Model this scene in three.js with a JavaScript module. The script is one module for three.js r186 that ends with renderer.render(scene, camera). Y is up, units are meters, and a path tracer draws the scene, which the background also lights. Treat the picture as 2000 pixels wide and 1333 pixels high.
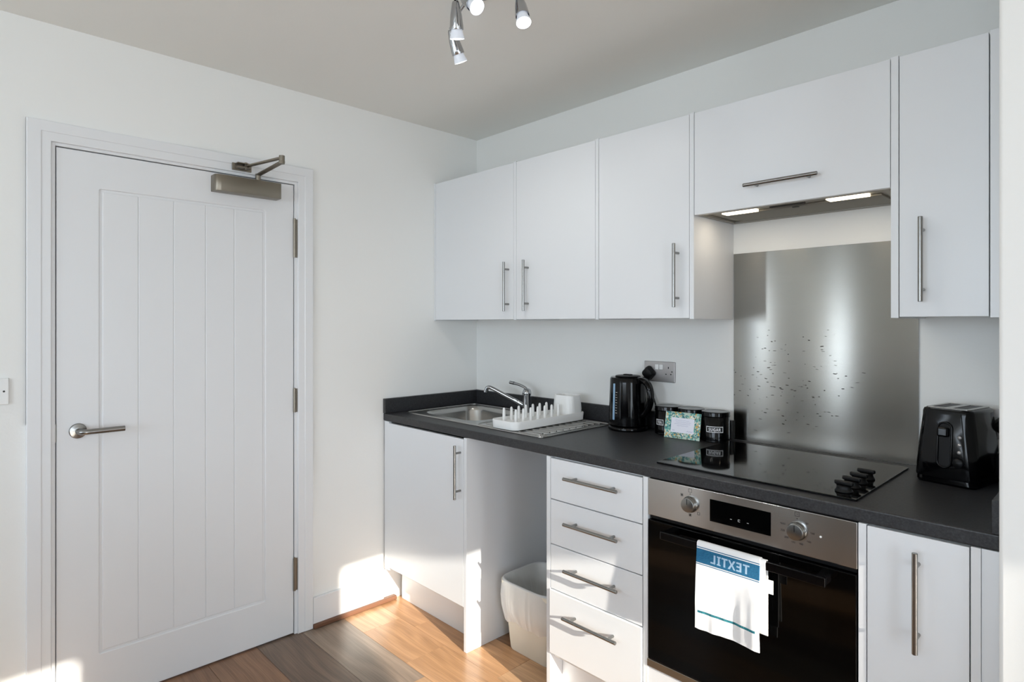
import * as THREE from 'three';
import { RoundedBoxGeometry } from 'three/addons/geometries/RoundedBoxGeometry.js';
import { mergeGeometries, toCreasedNormals, mergeVertices } from 'three/addons/utils/BufferGeometryUtils.js';
import { RectAreaLightUniformsLib } from 'three/addons/lights/RectAreaLightUniformsLib.js';
import { ImprovedNoise } from 'three/addons/math/ImprovedNoise.js';
import { FontLoader } from 'three/addons/loaders/FontLoader.js';
import { TextGeometry } from 'three/addons/geometries/TextGeometry.js';

// ---------------------------------------------------------------- camera, sky, sun, area lights, exposure
const scene = new THREE.Scene();
const camera = new THREE.PerspectiveCamera(2 * Math.atan(666.5 / 1182.92) * 180 / Math.PI, 2000 / 1333, 0.05, 100);
camera.position.set(2.588, 1.3754, 2.2276);
camera.rotation.y = 0.8078;
camera.setViewOffset(2000, 1333, 6.8, 35, 2000, 1333);
camera.updateProjectionMatrix();
const renderer = new THREE.WebGLRenderer({ antialias: true });
renderer.toneMapping = THREE.LinearToneMapping;
renderer.toneMappingExposure = 1.06;
renderer.shadowMap.enabled = true;
RectAreaLightUniformsLib.init();

const clamp = (v, a = 0, b = 1) => Math.min(b, Math.max(a, v));
function skyTexture() {
  const w = 256, h = 128, d = new Float32Array(w * h * 4);
  for (let y = 0; y < h; y++) for (let x = 0; x < w; x++) {
    const e = Math.max(0, Math.sin(((y + 0.5) / h - 0.5) * Math.PI)), t = Math.pow(e, 0.45), i = (y * w + x) * 4;
    d[i] = 1.25 * (1 - t) + 0.28 * t; d[i + 1] = 1.45 * (1 - t) + 0.55 * t; d[i + 2] = 1.7 * (1 - t) + 1.15 * t; d[i + 3] = 1;
  }
  const t = new THREE.DataTexture(d, w, h, THREE.RGBAFormat, THREE.FloatType);
  t.mapping = THREE.EquirectangularReflectionMapping; t.magFilter = THREE.LinearFilter; t.needsUpdate = true;
  return t;
}
scene.background = skyTexture();
scene.backgroundIntensity = 1.6;

const sun = new THREE.DirectionalLight(new THREE.Color(1, 0.93, 0.82), 11.5);
sun.position.set(10, 2.8, 1.75 + 0.4); sun.target.position.set(0, 0, 0.4);
sun.castShadow = true; sun.shadow.mapSize.set(2048, 2048); sun.shadow.radius = 1;
Object.assign(sun.shadow.camera, { left: -4, right: 4, top: 4, bottom: -4, near: 0.5, far: 20 });
sun.name = 'sun'; scene.add(sun, sun.target);

function windowLight(name, w, h, pos, look, color, power) {      // daylight coming in through a window opening
  const l = new THREE.RectAreaLight(color, power, w, h);
  l.position.set(...pos); l.lookAt(...look); l.name = name; scene.add(l);
}
const dayCool = new THREE.Color(0.83, 0.94, 1.04);
windowLight('daylight_front', 2.3, 1.3, [2.35, 1.55, 5.44], [2.35, 1.55, 0], dayCool, 5.0);
windowLight('daylight_side', 0.58, 2.0, [6.73, 1.06, 1.735], [0, 1.06, 1.735], dayCool, 4.6);
windowLight('daylight_side_wide', 1.4, 2.0, [6.73, 1.06, 3.75], [0, 1.06, 3.75], dayCool, 5.4);
windowLight('daylight_slit', 0.19, 1.18, [0.145, 0.89, 5.44], [0.145, 0.89, 0], dayCool, 8.0);
windowLight('daylight_left', 0.30, 0.70, [0.06, 1.32, 3.58], [3, 1.32, 3.58], dayCool, 6.0);

// ---------------------------------------------------------------- helpers
let seed = 7;
const rnd = () => { seed = (seed * 1664525 + 1013904223) >>> 0; return seed / 4294967296; };
const noise = new ImprovedNoise();
const names = {};
function numbered(n) { const k = names[n] = (names[n] ?? -1) + 1; return k ? `${n}_${String(k).padStart(3, '0')}` : n; }
const V = (x, y, z) => new THREE.Vector3(x, y, z);
function shadows(o) { o.castShadow = true; o.receiveShadow = true; return o; }
function part(name, geo, mat, parent, label) {
  const m = shadows(new THREE.Mesh(geo, mat)); m.name = name; parent.add(m);
  if (label) m.userData.label = label;
  return m;
}
function thing(name, label, category, pos = [0, 0, 0], group) {
  const g = new THREE.Group(); g.name = numbered(name); g.position.set(...pos); g.userData = { label, category };
  if (group) g.userData.group = group;
  scene.add(g); return g;
}
function struct(name, label, category) {
  const g = new THREE.Group(); g.name = name; g.userData = { kind: 'structure', label, category }; scene.add(g); return g;
}
function structMesh(name, label, category, geo, mat) {
  const m = shadows(new THREE.Mesh(geo, mat)); m.name = name; m.userData = { kind: 'structure', label, category }; scene.add(m); return m;
}
const plain = (g) => { const n = g.index ? g.toNonIndexed() : g; for (const k of Object.keys(n.attributes)) if (!['position', 'normal', 'uv'].includes(k)) n.deleteAttribute(k); n.clearGroups(); return n; };
const merge = (...gs) => mergeGeometries(gs.flat().map(plain));
function uvMetres(geo, ox = 0, oy = 0) {                        // box-projected uv in metres
  const g = plain(geo), p = g.attributes.position, n = g.attributes.normal, uv = new Float32Array(p.count * 2);
  for (let i = 0; i < p.count; i += 3) {
    let a = [0, 0, 0];
    for (let k = 0; k < 3; k++) { a[0] += Math.abs(n.getX(i + k)); a[1] += Math.abs(n.getY(i + k)); a[2] += Math.abs(n.getZ(i + k)); }
    const ax = a.indexOf(Math.max(...a));
    for (let k = 0; k < 3; k++) {
      const x = p.getX(i + k), y = p.getY(i + k), z = p.getZ(i + k);
      uv[(i + k) * 2] = (ax === 0 ? z : x) + ox; uv[(i + k) * 2 + 1] = (ax === 1 ? z : y) + oy;
    }
  }
  g.setAttribute('uv', new THREE.BufferAttribute(uv, 2)); return g;
}
// a box between two corners, edges slightly rounded
function bx(x0, x1, y0, y1, z0, z1, r = 0.0012, seg = 2) {
  const w = x1 - x0, h = y1 - y0, d = z1 - z0, rr = Math.min(r, w / 2.01, h / 2.01, d / 2.01);
  const g = rr > 0 ? new RoundedBoxGeometry(w, h, d, seg, rr) : new THREE.BoxGeometry(w, h, d);
  g.translate((x0 + x1) / 2, (y0 + y1) / 2, (z0 + z1) / 2); return uvMetres(g);
}
function rod(a, b, r, seg = 16, r2 = r) {
  const d = new THREE.Vector3().subVectors(b, a), g = new THREE.CylinderGeometry(r2, r, d.length(), seg);
  g.applyQuaternion(new THREE.Quaternion().setFromUnitVectors(V(0, 1, 0), d.clone().normalize()));
  g.translate((a.x + b.x) / 2, (a.y + b.y) / 2, (a.z + b.z) / 2); return plain(g);
}
function orient(g, dir) { g.applyQuaternion(new THREE.Quaternion().setFromUnitVectors(V(0, 1, 0), dir.clone().normalize())); return g; }
const lathe = (pts, seg = 40) => plain(new THREE.LatheGeometry(pts.map(([r, y]) => new THREE.Vector2(r, y)), seg));
function tube(pts, r, seg = 40, rs = 12) { return plain(new THREE.TubeGeometry(new THREE.CatmullRomCurve3(pts.map((p) => V(...p)), false, 'centripetal'), seg, r, rs)); }
function ring(hx, hz, r, n = 6) {
  const o = []; r = Math.min(r, hx, hz);
  for (const [sx, sz, a0] of [[1, 1, 0], [-1, 1, 1], [-1, -1, 2], [1, -1, 3]])
    for (let k = 0; k <= n; k++) { const a = (a0 + k / n) * Math.PI / 2; o.push([sx * (hx - r) + r * Math.cos(a), sz * (hz - r) + r * Math.sin(a)]); }
  return o;
}
// rings: [hx, hz, r, y, (cx, cz)] joined into a skin; caps at the ends on request
function loft(rings, capA = true, capB = true, n = 6, crease = 0.6) {
  const pos = [], rs = rings.map(([hx, hz, r, y, cx = 0, cz = 0]) => ring(hx, hz, r, n).map(([x, z]) => [x + cx, y, z + cz]));
  const tri = (a, b, c) => pos.push(...a, ...b, ...c);
  for (let i = 0; i + 1 < rs.length; i++) for (let k = 0; k < rs[i].length; k++) {
    const j = (k + 1) % rs[i].length, a = rs[i][k], b = rs[i][j], c = rs[i + 1][j], d = rs[i + 1][k];
    tri(a, c, b); tri(a, d, c);
  }
  const cap = (r, R, flip) => { const c = [R[4] ?? 0, R[3], R[5] ?? 0]; for (let k = 0; k < r.length; k++) { const j = (k + 1) % r.length; flip ? tri(c, r[k], r[j]) : tri(c, r[j], r[k]); } };
  if (capA) cap(rs[0], rings[0], true);
  if (capB) cap(rs[rs.length - 1], rings[rings.length - 1], false);
  let g = new THREE.BufferGeometry();
  g.setAttribute('position', new THREE.Float32BufferAttribute(pos, 3));
  g.computeVertexNormals(); g = toCreasedNormals(g, crease);
  g.setAttribute('uv', new THREE.Float32BufferAttribute(new Float32Array(g.attributes.position.count * 2), 2));
  return uvMetres(g);
}
function roundRectShape(x0, x1, y0, y1, r, Ctor = THREE.Shape) {
  const s = new Ctor();
  s.moveTo(x0 + r, y0); s.lineTo(x1 - r, y0); s.absarc(x1 - r, y0 + r, r, -Math.PI / 2, 0); s.lineTo(x1, y1 - r); s.absarc(x1 - r, y1 - r, r, 0, Math.PI / 2);
  s.lineTo(x0 + r, y1); s.absarc(x0 + r, y1 - r, r, Math.PI / 2, Math.PI); s.lineTo(x0, y0 + r); s.absarc(x0 + r, y0 + r, r, Math.PI, 1.5 * Math.PI); return s;
}
// a horizontal plate in x,z from y0 up to y1, with holes
function plate(shape, y0, y1, bevel = 0) {
  const g = new THREE.ExtrudeGeometry(shape, { depth: y1 - y0 - 2 * bevel, bevelEnabled: bevel > 0, bevelSize: bevel, bevelThickness: bevel, bevelOffset: -bevel, bevelSegments: 3, curveSegments: 10 });
  g.rotateX(Math.PI / 2); g.translate(0, y1 - bevel, 0); return uvMetres(g);
}
// ---------------------------------------------------------------- textures
function dataTex(w, h, f, srgb = true, rep = [1, 1]) {
  const d = new Uint8Array(w * h * 4);
  for (let y = 0; y < h; y++) for (let x = 0; x < w; x++) { const c = f(x, y), i = (y * w + x) * 4; d[i] = clamp(c[0], 0, 255); d[i + 1] = clamp(c[1], 0, 255); d[i + 2] = clamp(c[2], 0, 255); d[i + 3] = 255; }
  const t = new THREE.DataTexture(d, w, h); t.wrapS = t.wrapT = THREE.RepeatWrapping; t.magFilter = THREE.LinearFilter; t.minFilter = THREE.LinearMipmapLinearFilter; t.generateMipmaps = true;
  if (srgb) t.colorSpace = THREE.SRGBColorSpace; t.repeat.set(...rep); t.needsUpdate = true; return t;
}
function canvasTex(w, h, draw, srgb = true) {
  const c = document.createElement('canvas'); c.width = w; c.height = h; draw(c.getContext('2d'), w, h);
  const t = new THREE.CanvasTexture(c); if (srgb) t.colorSpace = THREE.SRGBColorSpace; t.anisotropy = 8; return t;
}
const tn = (x, y, px, py, z = 0) => {                            // tiling noise
  const u = x / px, v = y / py, a = noise.noise(x, y, z), b = noise.noise(x - px, y, z), c = noise.noise(x, y - py, z), d = noise.noise(x - px, y - py, z);
  return (a * (1 - u) + b * u) * (1 - v) + (c * (1 - u) + d * u) * v;
};
const laminate = dataTex(512, 512, (x, y) => {
  const n = tn(x / 26, y / 26, 512 / 26, 512 / 26, 3) * 7, m = tn(x / 9, y / 9, 512 / 9, 512 / 9, 9) * 5, s = (rnd() - 0.5) * 16, f = rnd() > 0.985 ? 24 : 0;
  const v = 41 + n * 1.4 + m * 4.2 + s * 1.5 + f * 1.4; return [v, v + 0.5, v + 2.5];
}, true, [1 / 0.3, 1 / 0.3]);
const wallBump = dataTex(256, 256, (x, y) => { const v = 128 + tn(x / 8, y / 8, 32, 32, 1) * 70 + tn(x / 3, y / 3, 256 / 3, 256 / 3, 2) * 40; return [v, v, v]; }, false, [1 / 0.25, 1 / 0.25]);
const brushLines = (() => { const r = Array.from({ length: 256 }, () => rnd()); return dataTex(256, 256, (x, y) => { const v = 150 + (r[y] - 0.5) * 60 + tn(x / 20, y / 1.5, 256 / 20, 256 / 1.5, 5) * 50; return [v, v, v]; }, false, [1 / 0.3, 1 / 0.15]); })();
const splashMap = canvasTex(1024, 1200, (g, w, h) => {
  g.fillStyle = 'rgb(196,194,190)'; g.fillRect(0, 0, w, h);
  for (let k = 0; k < 2600; k++) { const v = 185 + rnd() * 24 | 0; g.fillStyle = `rgba(${v},${v - 1},${v - 4},0.35)`; g.fillRect(rnd() * w, rnd() * h, 60 + rnd() * 260, 1); }
  for (let k = 0; k < 130; k++) {                                // cooking spots and scuffs, most of them left of the middle
    const x = clamp(0.33 + (rnd() + rnd() + rnd() - 1.5) * 0.42) * w, y = clamp(0.66 + (rnd() + rnd() - 1) * 0.3) * h;
    g.fillStyle = `rgba(40,37,33,${0.35 + rnd() * 0.5})`; g.beginPath(); g.ellipse(x, y, 2 + rnd() * 9, 1 + rnd() * 2, (rnd() - 0.5) * 0.3, 0, 7); g.fill();
  }
});
const woodMaps = [[140, 104, 76], [180, 138, 100], [116, 96, 80], [142, 124, 108], [184, 146, 110]].map((b, q) => dataTex(1024, 160, (x, y) => {
  const bend = noise.noise(x / 260, y / 60, q * 7.1) * 14, g1 = noise.noise(x / 190, (y + bend) / 3.2, q * 3.3) * 16, g2 = noise.noise(x / 60, (y + bend) / 1.3, q + 20) * 11, big = noise.noise(x / 330, y / 46, q + 40) * 22;
  const cath = Math.sin((y + bend * 3) * 0.18 + noise.noise(x / 300, 0, q + 3) * 5) * 6, v = g1 + g2 + big + cath;
  return [b[0] + v, b[1] + v * 0.86, b[2] + v * 0.74];
}));
const woodBump = dataTex(512, 128, (x, y) => { const v = 128 + tn(x / 70, y / 1.6, 512 / 70, 80, 2) * 70; return [v, v, v]; }, false);

// ---------------------------------------------------------------- materials
const std = (o) => new THREE.MeshStandardMaterial(o), phy = (o) => new THREE.MeshPhysicalMaterial(o);
const M = {
  wall: std({ color: 0xf0f0ed, roughness: 0.85, bumpMap: wallBump, bumpScale: 0.0003 }),
  ceiling: std({ color: 0xf3f3ee, roughness: 0.95, bumpMap: wallBump, bumpScale: 0.0003 }),
  gloss: std({ color: 0xe8e9ea, roughness: 0.38 }),              // painted woodwork
  cab: phy({ color: 0xe6e8ea, roughness: 0.34 }),
  carcass: std({ color: 0xe4e4e1, roughness: 0.45 }),
  steel: std({ color: 0x949390, metalness: 1, roughness: 0.26 }),
  bronze: std({ color: 0x8f887c, metalness: 1, roughness: 0.38 }),
  chrome: std({ color: 0xb4b6b9, metalness: 1, roughness: 0.06 }),
  sink: phy({ color: 0xb4b3b0, metalness: 1, roughness: 0.22 }),
  splash: phy({ map: splashMap, color: 0xc2c1be, metalness: 1, roughness: 0.18, anisotropy: 0.92, anisotropyRotation: Math.PI / 2 }),
  fascia: phy({ color: 0xc6c5c2, metalness: 1, roughness: 0.2, anisotropy: 0.9, anisotropyRotation: Math.PI / 2, bumpMap: brushLines, bumpScale: 0.00002 }),
  laminate: phy({ map: laminate, color: 0xffffff, roughness: 0.42 }),
  glass: phy({ color: 0x050506, roughness: 0.05, ior: 1.5 }),
  ovenGlass: phy({ color: 0x030303, roughness: 0.06, specularIntensity: 0.4 }),
  black: phy({ color: 0x040405, roughness: 0.1, specularIntensity: 0.5 }),
  matt: phy({ color: 0x09090a, roughness: 0.42, specularIntensity: 0.5 }),
  dark: std({ color: 0x3a3936, roughness: 0.6 }),
  hood: std({ color: 0xa5a29a, metalness: 0.6, roughness: 0.5 }),
  hoodMesh: std({ color: 0x8d8a82, metalness: 0.6, roughness: 0.6, bumpMap: brushLines, bumpScale: 0.0003 }),
  plastic: std({ color: 0xeeeeec, roughness: 0.4 }),
  satin: std({ color: 0xb6b3b2, metalness: 0.75, roughness: 0.42 }),
  bin: std({ color: 0xe3dfd2, roughness: 0.5 }),
  liner: phy({ color: 0xfafbfc, roughness: 0.42, transmission: 0.55, thickness: 0, side: THREE.DoubleSide }),
  bead: std({ color: 0x6d4a36, roughness: 0.45 }),
  outside: std({ color: 0x7d8274, roughness: 1 }),
  pane: phy({ color: 0xffffff, transmission: 1, thickness: 0, roughness: 0, ior: 1.45 }),
};
const wood = woodMaps.map((m) => std({ map: m, roughness: 0.29, bumpMap: woodBump, bumpScale: 0.0005 }));
const glow = (c, k) => std({ color: 0xffffff, emissive: c, emissiveIntensity: k });

// ---------------------------------------------------------------- the room
const H = 2.4027, XR = 6.8, ZF = 5.5, PX = 2.387, PZ = 0.66;    // ceiling, far walls, partition corner
function wallWithHoles(u0, u1, v0, v1, holes, depth) {
  const s = new THREE.Shape([[u0, v0], [u1, v0], [u1, v1], [u0, v1]].map((p) => new THREE.Vector2(...p)));
  for (const [a, b, c, d] of holes) s.holes.push(new THREE.Path([[a, c], [a, d], [b, d], [b, c]].map((p) => new THREE.Vector2(...p))));
  return new THREE.ExtrudeGeometry(s, { depth, bevelEnabled: false });
}
structMesh('wall_back', 'white painted wall behind the kitchen units', 'wall', bx(-0.12, PX + 0.1, -0.05, H + 0.05, -0.12, 0, 0), M.wall);
{ // the wall with the door: holes are given in (z, y)
  const g = wallWithHoles(-0.12, ZF + 0.12, -0.05, H + 0.05, [[1.040, 1.937, -0.02, 2.010], [3.42, 3.74, 0.95, 1.69]], 0.12);
  g.rotateY(-Math.PI / 2); structMesh('wall_left', 'white painted wall holding the panelled door', 'wall', uvMetres(g), M.wall);
}
structMesh('wall_partition', 'white wall corner closing the right end of the kitchen run', 'wall', bx(PX, XR + 0.1, -0.05, H + 0.05, -0.12, PZ, 0.008, 4), M.wall);
{
  const g = wallWithHoles(-0.12, XR + 0.12, -0.05, H + 0.05, [[1.2, 3.5, 0.9, 2.2], [0.04, 0.25, 0.28, 1.50]], 0.14);
  g.translate(0, 0, ZF); structMesh('wall_front', 'white wall with a window opposite the kitchen', 'wall', uvMetres(g), M.wall);
}
const sideHoles = [[1.43, 2.04, 0.04, 2.156], [3.05, 4.45, 0.04, 2.12]];
{
  const g = wallWithHoles(PZ - 0.05, ZF + 0.12, -0.05, H + 0.05, sideHoles, 0.14);
  g.rotateY(-Math.PI / 2); g.translate(XR + 0.14, 0, 0); structMesh('wall_right', 'white far wall with two glazed openings', 'wall', uvMetres(g), M.wall);
}
structMesh('ceiling', 'plain white painted ceiling', 'ceiling', bx(-0.12, XR + 0.14, H, H + 0.1, -0.12, ZF + 0.14, 0), M.ceiling);
structMesh('ground_outside', 'grey green ground outside the windows', 'ground', bx(-30, 40, -0.6, -0.4, -30, 40, 0), M.outside);

{ // windows: frame, middle bar and panes
  const w1 = struct('window_1', 'white framed window opposite the kitchen', 'window');
  part('window_frame', merge(bx(1.2, 3.5, 0.9, 0.96, ZF, ZF + 0.07), bx(1.2, 3.5, 2.14, 2.2, ZF, ZF + 0.07), bx(1.2, 1.26, 0.96, 2.14, ZF, ZF + 0.07), bx(3.44, 3.5, 0.96, 2.14, ZF, ZF + 0.07), bx(2.32, 2.38, 0.96, 2.14, ZF, ZF + 0.07)), M.plastic, w1);
  for (const [a, b] of [[1.26, 2.32], [2.38, 3.44]]) part('pane', bx(a, b, 0.96, 2.14, ZF + 0.03, ZF + 0.034, 0), M.pane, w1);
  const w4 = struct('window_4', 'narrow tall window in the corner opposite the kitchen', 'window'), w5 = struct('window_5', 'small window in the door wall past the door', 'window');
  part('pane', bx(0.04, 0.25, 0.28, 1.50, ZF + 0.06, ZF + 0.064, 0), M.pane, w4);
  part('pane', bx(-0.064, -0.06, 0.95, 1.69, 3.42, 3.74, 0), M.pane, w5);
  sideHoles.forEach(([a, b, c, d], i) => {
    const w = struct(`window_${i + 2}`, i ? 'wide glazed opening in the far wall' : 'narrow tall window that lets the low sun in', 'window');
    const f = 0.004;
    part('window_frame', merge(bx(XR + 0.03, XR + 0.1, c, c + f, a, b, 0), bx(XR + 0.03, XR + 0.1, d - f, d, a, b, 0), bx(XR + 0.03, XR + 0.1, c, d, a, a + f, 0), bx(XR + 0.03, XR + 0.1, c, d, b - f, b, 0)), M.plastic, w);
    part('pane', bx(XR + 0.06, XR + 0.064, c + f, d - f, a + f, b - f, 0), M.pane, w);
  });
}
{ // floor: planks along x on a slab
  const fl = struct('floor', 'brown wood effect plank floor', 'floor');
  part('subfloor', bx(-0.12, XR + 0.14, -0.12, -0.012, -0.12, ZF + 0.14, 0), M.dark, fl);
  const PW = 0.195, PL = 1.28, cache = {};
  const geo = (l, v) => cache[`${l.toFixed(3)}_${v}`] ??= (() => {
    const g = plain(new THREE.BoxGeometry(l - 0.0014, 0.012, PW - 0.0014)), p = g.attributes.position, uv = g.attributes.uv;
    for (let i = 0; i < p.count; i++) uv.setXY(i, (p.getX(i) + l / 2) / PL + v * 0.37, (p.getZ(i) + PW / 2) / PW);
    return g;
  })();
  let row = 0;
  for (let z = 0.64 - PW * 3; z < ZF; z += PW, row++) {
    let x = -[0.15, 0.85, 0.42, 1.08, 0.62][row % 5];
    for (let k = 0; x < XR; k++) {
      const a = Math.max(x, -0.02), b = Math.min(x + PL, XR + 0.02); x += PL;
      if (b - a < 0.02) continue;
      const m = part('plank', geo(b - a, (row * 3 + k) % 4), wood[[[0, 3, 1], [4, 0, 2], [1, 4, 0], [4, 1, 3], [3, 4, 2], [2, 3, 1], [0, 1, 3]][row % 7][k % 3]], fl);
      m.position.set((a + b) / 2, -0.006, z + PW / 2);
    }
  }
}
{ // skirting and wooden bead along the door wall
  const s = struct('baseboard_left', 'white skirting board with wooden bead between door and base units', 'skirting');
  part('skirting_board', merge(bx(0.0005, 0.015, 0.012, 0.137, 0.615, 0.980, 0.002)), M.gloss, s);
  part('floor_bead', merge(bx(0.0005, 0.028, 0.0005, 0.022, 0.545, 0.982, 0.006, 3)), M.bead, s, 'brown wooden bead along the floor');
  const t = struct('baseboard_front', 'white skirting board past the door', 'skirting');
  part('skirting_board', bx(0.0005, 0.015, 0.001, 0.137, 1.996, 5.49, 0.002), M.gloss, t);
}
{ // door frame
  const t = struct('trim_1', 'white painted door frame with stepped architrave', 'door frame');
  const L = [[1.0405, 1.0625, -0.119, 0.003], [1.9145, 1.9365, -0.119, 0.003]];
  for (const [z0, z1, x0, x1] of L) part('lining', bx(x0, x1, 0.001, 2.0095, z0, z1, 0.001), M.gloss, t);
  part('lining', bx(-0.119, 0.003, 1.9875, 2.0095, 1.0626, 1.9144, 0.001), M.gloss, t);
  part('door_stop', merge(bx(-0.119, -0.042, 0.001, 1.987, 1.0627, 1.085, 0.001), bx(-0.119, -0.042, 0.001, 1.987, 1.892, 1.9143, 0.001), bx(-0.119, -0.042, 1.965, 1.987, 1.0627, 1.914, 0.001), bx(-0.119, -0.042, -0.011, 0.003, 1.0627, 1.914, 0.001)), M.gloss, t);
  const frameShape = (z0, z1, y1, a, b, c, depth, front) => {     // an upside-down U round the opening
    const g = new THREE.ExtrudeGeometry(new THREE.Shape([[z0, 0.001], [a, 0.001], [a, c], [b, c], [b, 0.001], [z1, 0.001], [z1, y1], [z0, y1]].map((p) => new THREE.Vector2(...p))), { depth: depth - 0.003, bevelEnabled: true, bevelSize: 0.003, bevelThickness: 0.003, bevelOffset: -0.003, bevelSegments: 3 });
    g.rotateY(-Math.PI / 2); g.translate(front - 0.003, 0, 0); return plain(g);
  };
  part('architrave', merge(frameShape(0.981, 1.994, 2.066, 1.050, 1.926, 1.998, 0.0125, 0.013), frameShape(0.981, 1.994, 2.066, 1.020, 1.953, 2.028, 0.015, 0.0158)), M.gloss, t);
}
// ---------------------------------------------------------------- the door
{
  const d = struct('door_1', 'white cottage style door with vertical planks and lever handle', 'door');
  const z0 = 1.0655, z1 = 1.9115, y0 = 0.006, y1 = 1.9845, a = 1.190, b = 1.786, pb = 0.186, pt = 1.857;
  part('door_slab', bx(-0.040, -0.0048, y0, y1, z0, z1, 0.001), M.gloss, d);
  { const sh = new THREE.Shape([[z0, y0], [z1, y0], [z1, y1], [z0, y1]].map((p) => new THREE.Vector2(...p))); sh.holes.push(roundRectShape(a, b, pb, pt, 0.006, THREE.Path));
    const g = new THREE.ExtrudeGeometry(sh, { depth: 0.0045, bevelEnabled: true, bevelSize: 0.0035, bevelThickness: 0.0035, bevelOffset: -0.0035, bevelSegments: 4 }); g.rotateY(-Math.PI / 2); g.translate(-0.0035, 0, 0); part('door_face', plain(g), M.gloss, d); }
  const gr = [a + 0.009, 1.317, 1.428, 1.544, 1.663, b - 0.009];
  for (let k = 0; k < 5; k++) part('plank', bx(-0.0081, -0.0022, pb + 0.009, pt - 0.009, gr[k] + 0.0008, gr[k + 1] - 0.0008, 0.0028, 4), M.gloss, d);
  // lever handle on a round rose
  const lh = new THREE.Group(); lh.name = 'lever_handle'; lh.userData.label = 'brushed steel lever handle on a round rose'; d.add(lh); lh.position.set(0, 0.996, 1.850);
  part('rose', (() => { const g = lathe([[0, 0], [0.026, 0], [0.0268, 0.002], [0.0262, 0.0065], [0.024, 0.0085], [0.013, 0.009], [0.0125, 0.011], [0, 0.011]]); return orient(g, V(1, 0, 0)); })(), M.steel, lh);
  const lp = [[0.008, 0, 0], [0.030, 0, 0], [0.044, 0, -0.003], [0.051, 0, -0.016], [0.052, 0, -0.034], [0.052, 0, -0.080], [0.052, 0, -0.132]];
  part('lever', merge(tube(lp, 0.0098, 60, 18), orient(lathe([[0, 0], [0.0092, 0], [0.0098, -0.001]], 18), V(0, 0, -1)).translate(0.052, 0, -0.132)), M.steel, lh);
  part('latch_plate', merge(bx(-0.03, 0.0022, 0.964, 1.026, 1.9122, 1.9143, 0.0005)), M.steel, d);
  for (const [ya, yb] of [[1.665, 1.834], [0.982, 1.086], [0.195, 0.337]]) {
    const h = part('hinge', merge(rod(V(0.006, ya, 1.064), V(0.006, yb, 1.064), 0.0058, 14), rod(V(0.006, yb, 1.064), V(0.006, yb + 0.004, 1.064), 0.0045, 12), bx(-0.001, 0.0042, ya, yb, 1.0495, 1.058, 0.0005)), M.bronze, d, 'steel butt hinge knuckle');
  }
  // door closer: body on the leaf, two arms up to the frame
  const dc = new THREE.Group(); dc.name = 'door_closer'; dc.userData.label = 'bronze grey overhead door closer with folded arm'; d.add(dc);
  const prof = new THREE.Shape(); const zA = 1.145, zB = 1.408;
  prof.moveTo(zA, 0); prof.lineTo(zB, 0); prof.lineTo(zB, 0.034); prof.quadraticCurveTo(zB, 0.053, zB - 0.022, 0.053); prof.lineTo(zA + 0.004, 0.053); prof.quadraticCurveTo(zA, 0.053, zA, 0.049); prof.lineTo(zA, 0);
  const body = new THREE.ExtrudeGeometry(prof, { depth: 0.062, bevelEnabled: true, bevelSize: 0.0015, bevelThickness: 0.0015, bevelSegments: 2, curveSegments: 10 });
  // (z, x) profile pushed along y
  body.applyMatrix4(new THREE.Matrix4().set(0, 1, 0, 0.002, 0, 0, 1, 1.906, 1, 0, 0, 0, 0, 0, 0, 1));
  { const ix = plain(body), p = ix.attributes.position; for (let i = 0; i < p.count; i += 3) { for (const at of [ix.attributes.position, ix.attributes.normal]) { const t = [at.getX(i + 1), at.getY(i + 1), at.getZ(i + 1)]; at.setXYZ(i + 1, at.getX(i + 2), at.getY(i + 2), at.getZ(i + 2)); at.setXYZ(i + 2, ...t); } } ix.computeVertexNormals(); part('closer_body', toCreasedNormals(ix, 0.5), M.bronze, dc); }
  part('spindle', merge(rod(V(0.028, 1.968, 1.232), V(0.028, 2.000, 1.232), 0.011, 20)), M.bronze, dc);
  const arm = (p, q, w, h) => { const dd = new THREE.Vector3().subVectors(q, p), g = new RoundedBoxGeometry(w, h, dd.length() + w, 3, h * 0.45); g.applyQuaternion(new THREE.Quaternion().setFromUnitVectors(V(0, 0, 1), dd.normalize())); g.translate((p.x + q.x) / 2, (p.y + q.y) / 2, (p.z + q.z) / 2); return plain(g); };
  const el = V(0.265, 2.005, 1.232);
  part('closer_arm', merge(arm(V(0.028, 1.996, 1.232), el, 0.020, 0.008), rod(V(el.x, 1.998, el.z), V(el.x, 2.030, el.z), 0.011, 18)), M.bronze, dc);
  part('closer_arm', arm(V(0.265, 2.022, 1.232), V(0.05, 2.020, 1.285), 0.017, 0.009), M.bronze, dc);
  part('frame_bracket', merge(bx(0.0195, 0.026, 2.003, 2.032, 1.258, 1.335, 0.001), bx(0.026, 0.058, 2.009, 2.014, 1.270, 1.325, 0.001), bx(0.026, 0.058, 2.026, 2.030, 1.270, 1.325, 0.001), rod(V(0.046, 2.006, 1.288), V(0.046, 2.034, 1.288), 0.006, 14)), M.bronze, dc);
}
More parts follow.
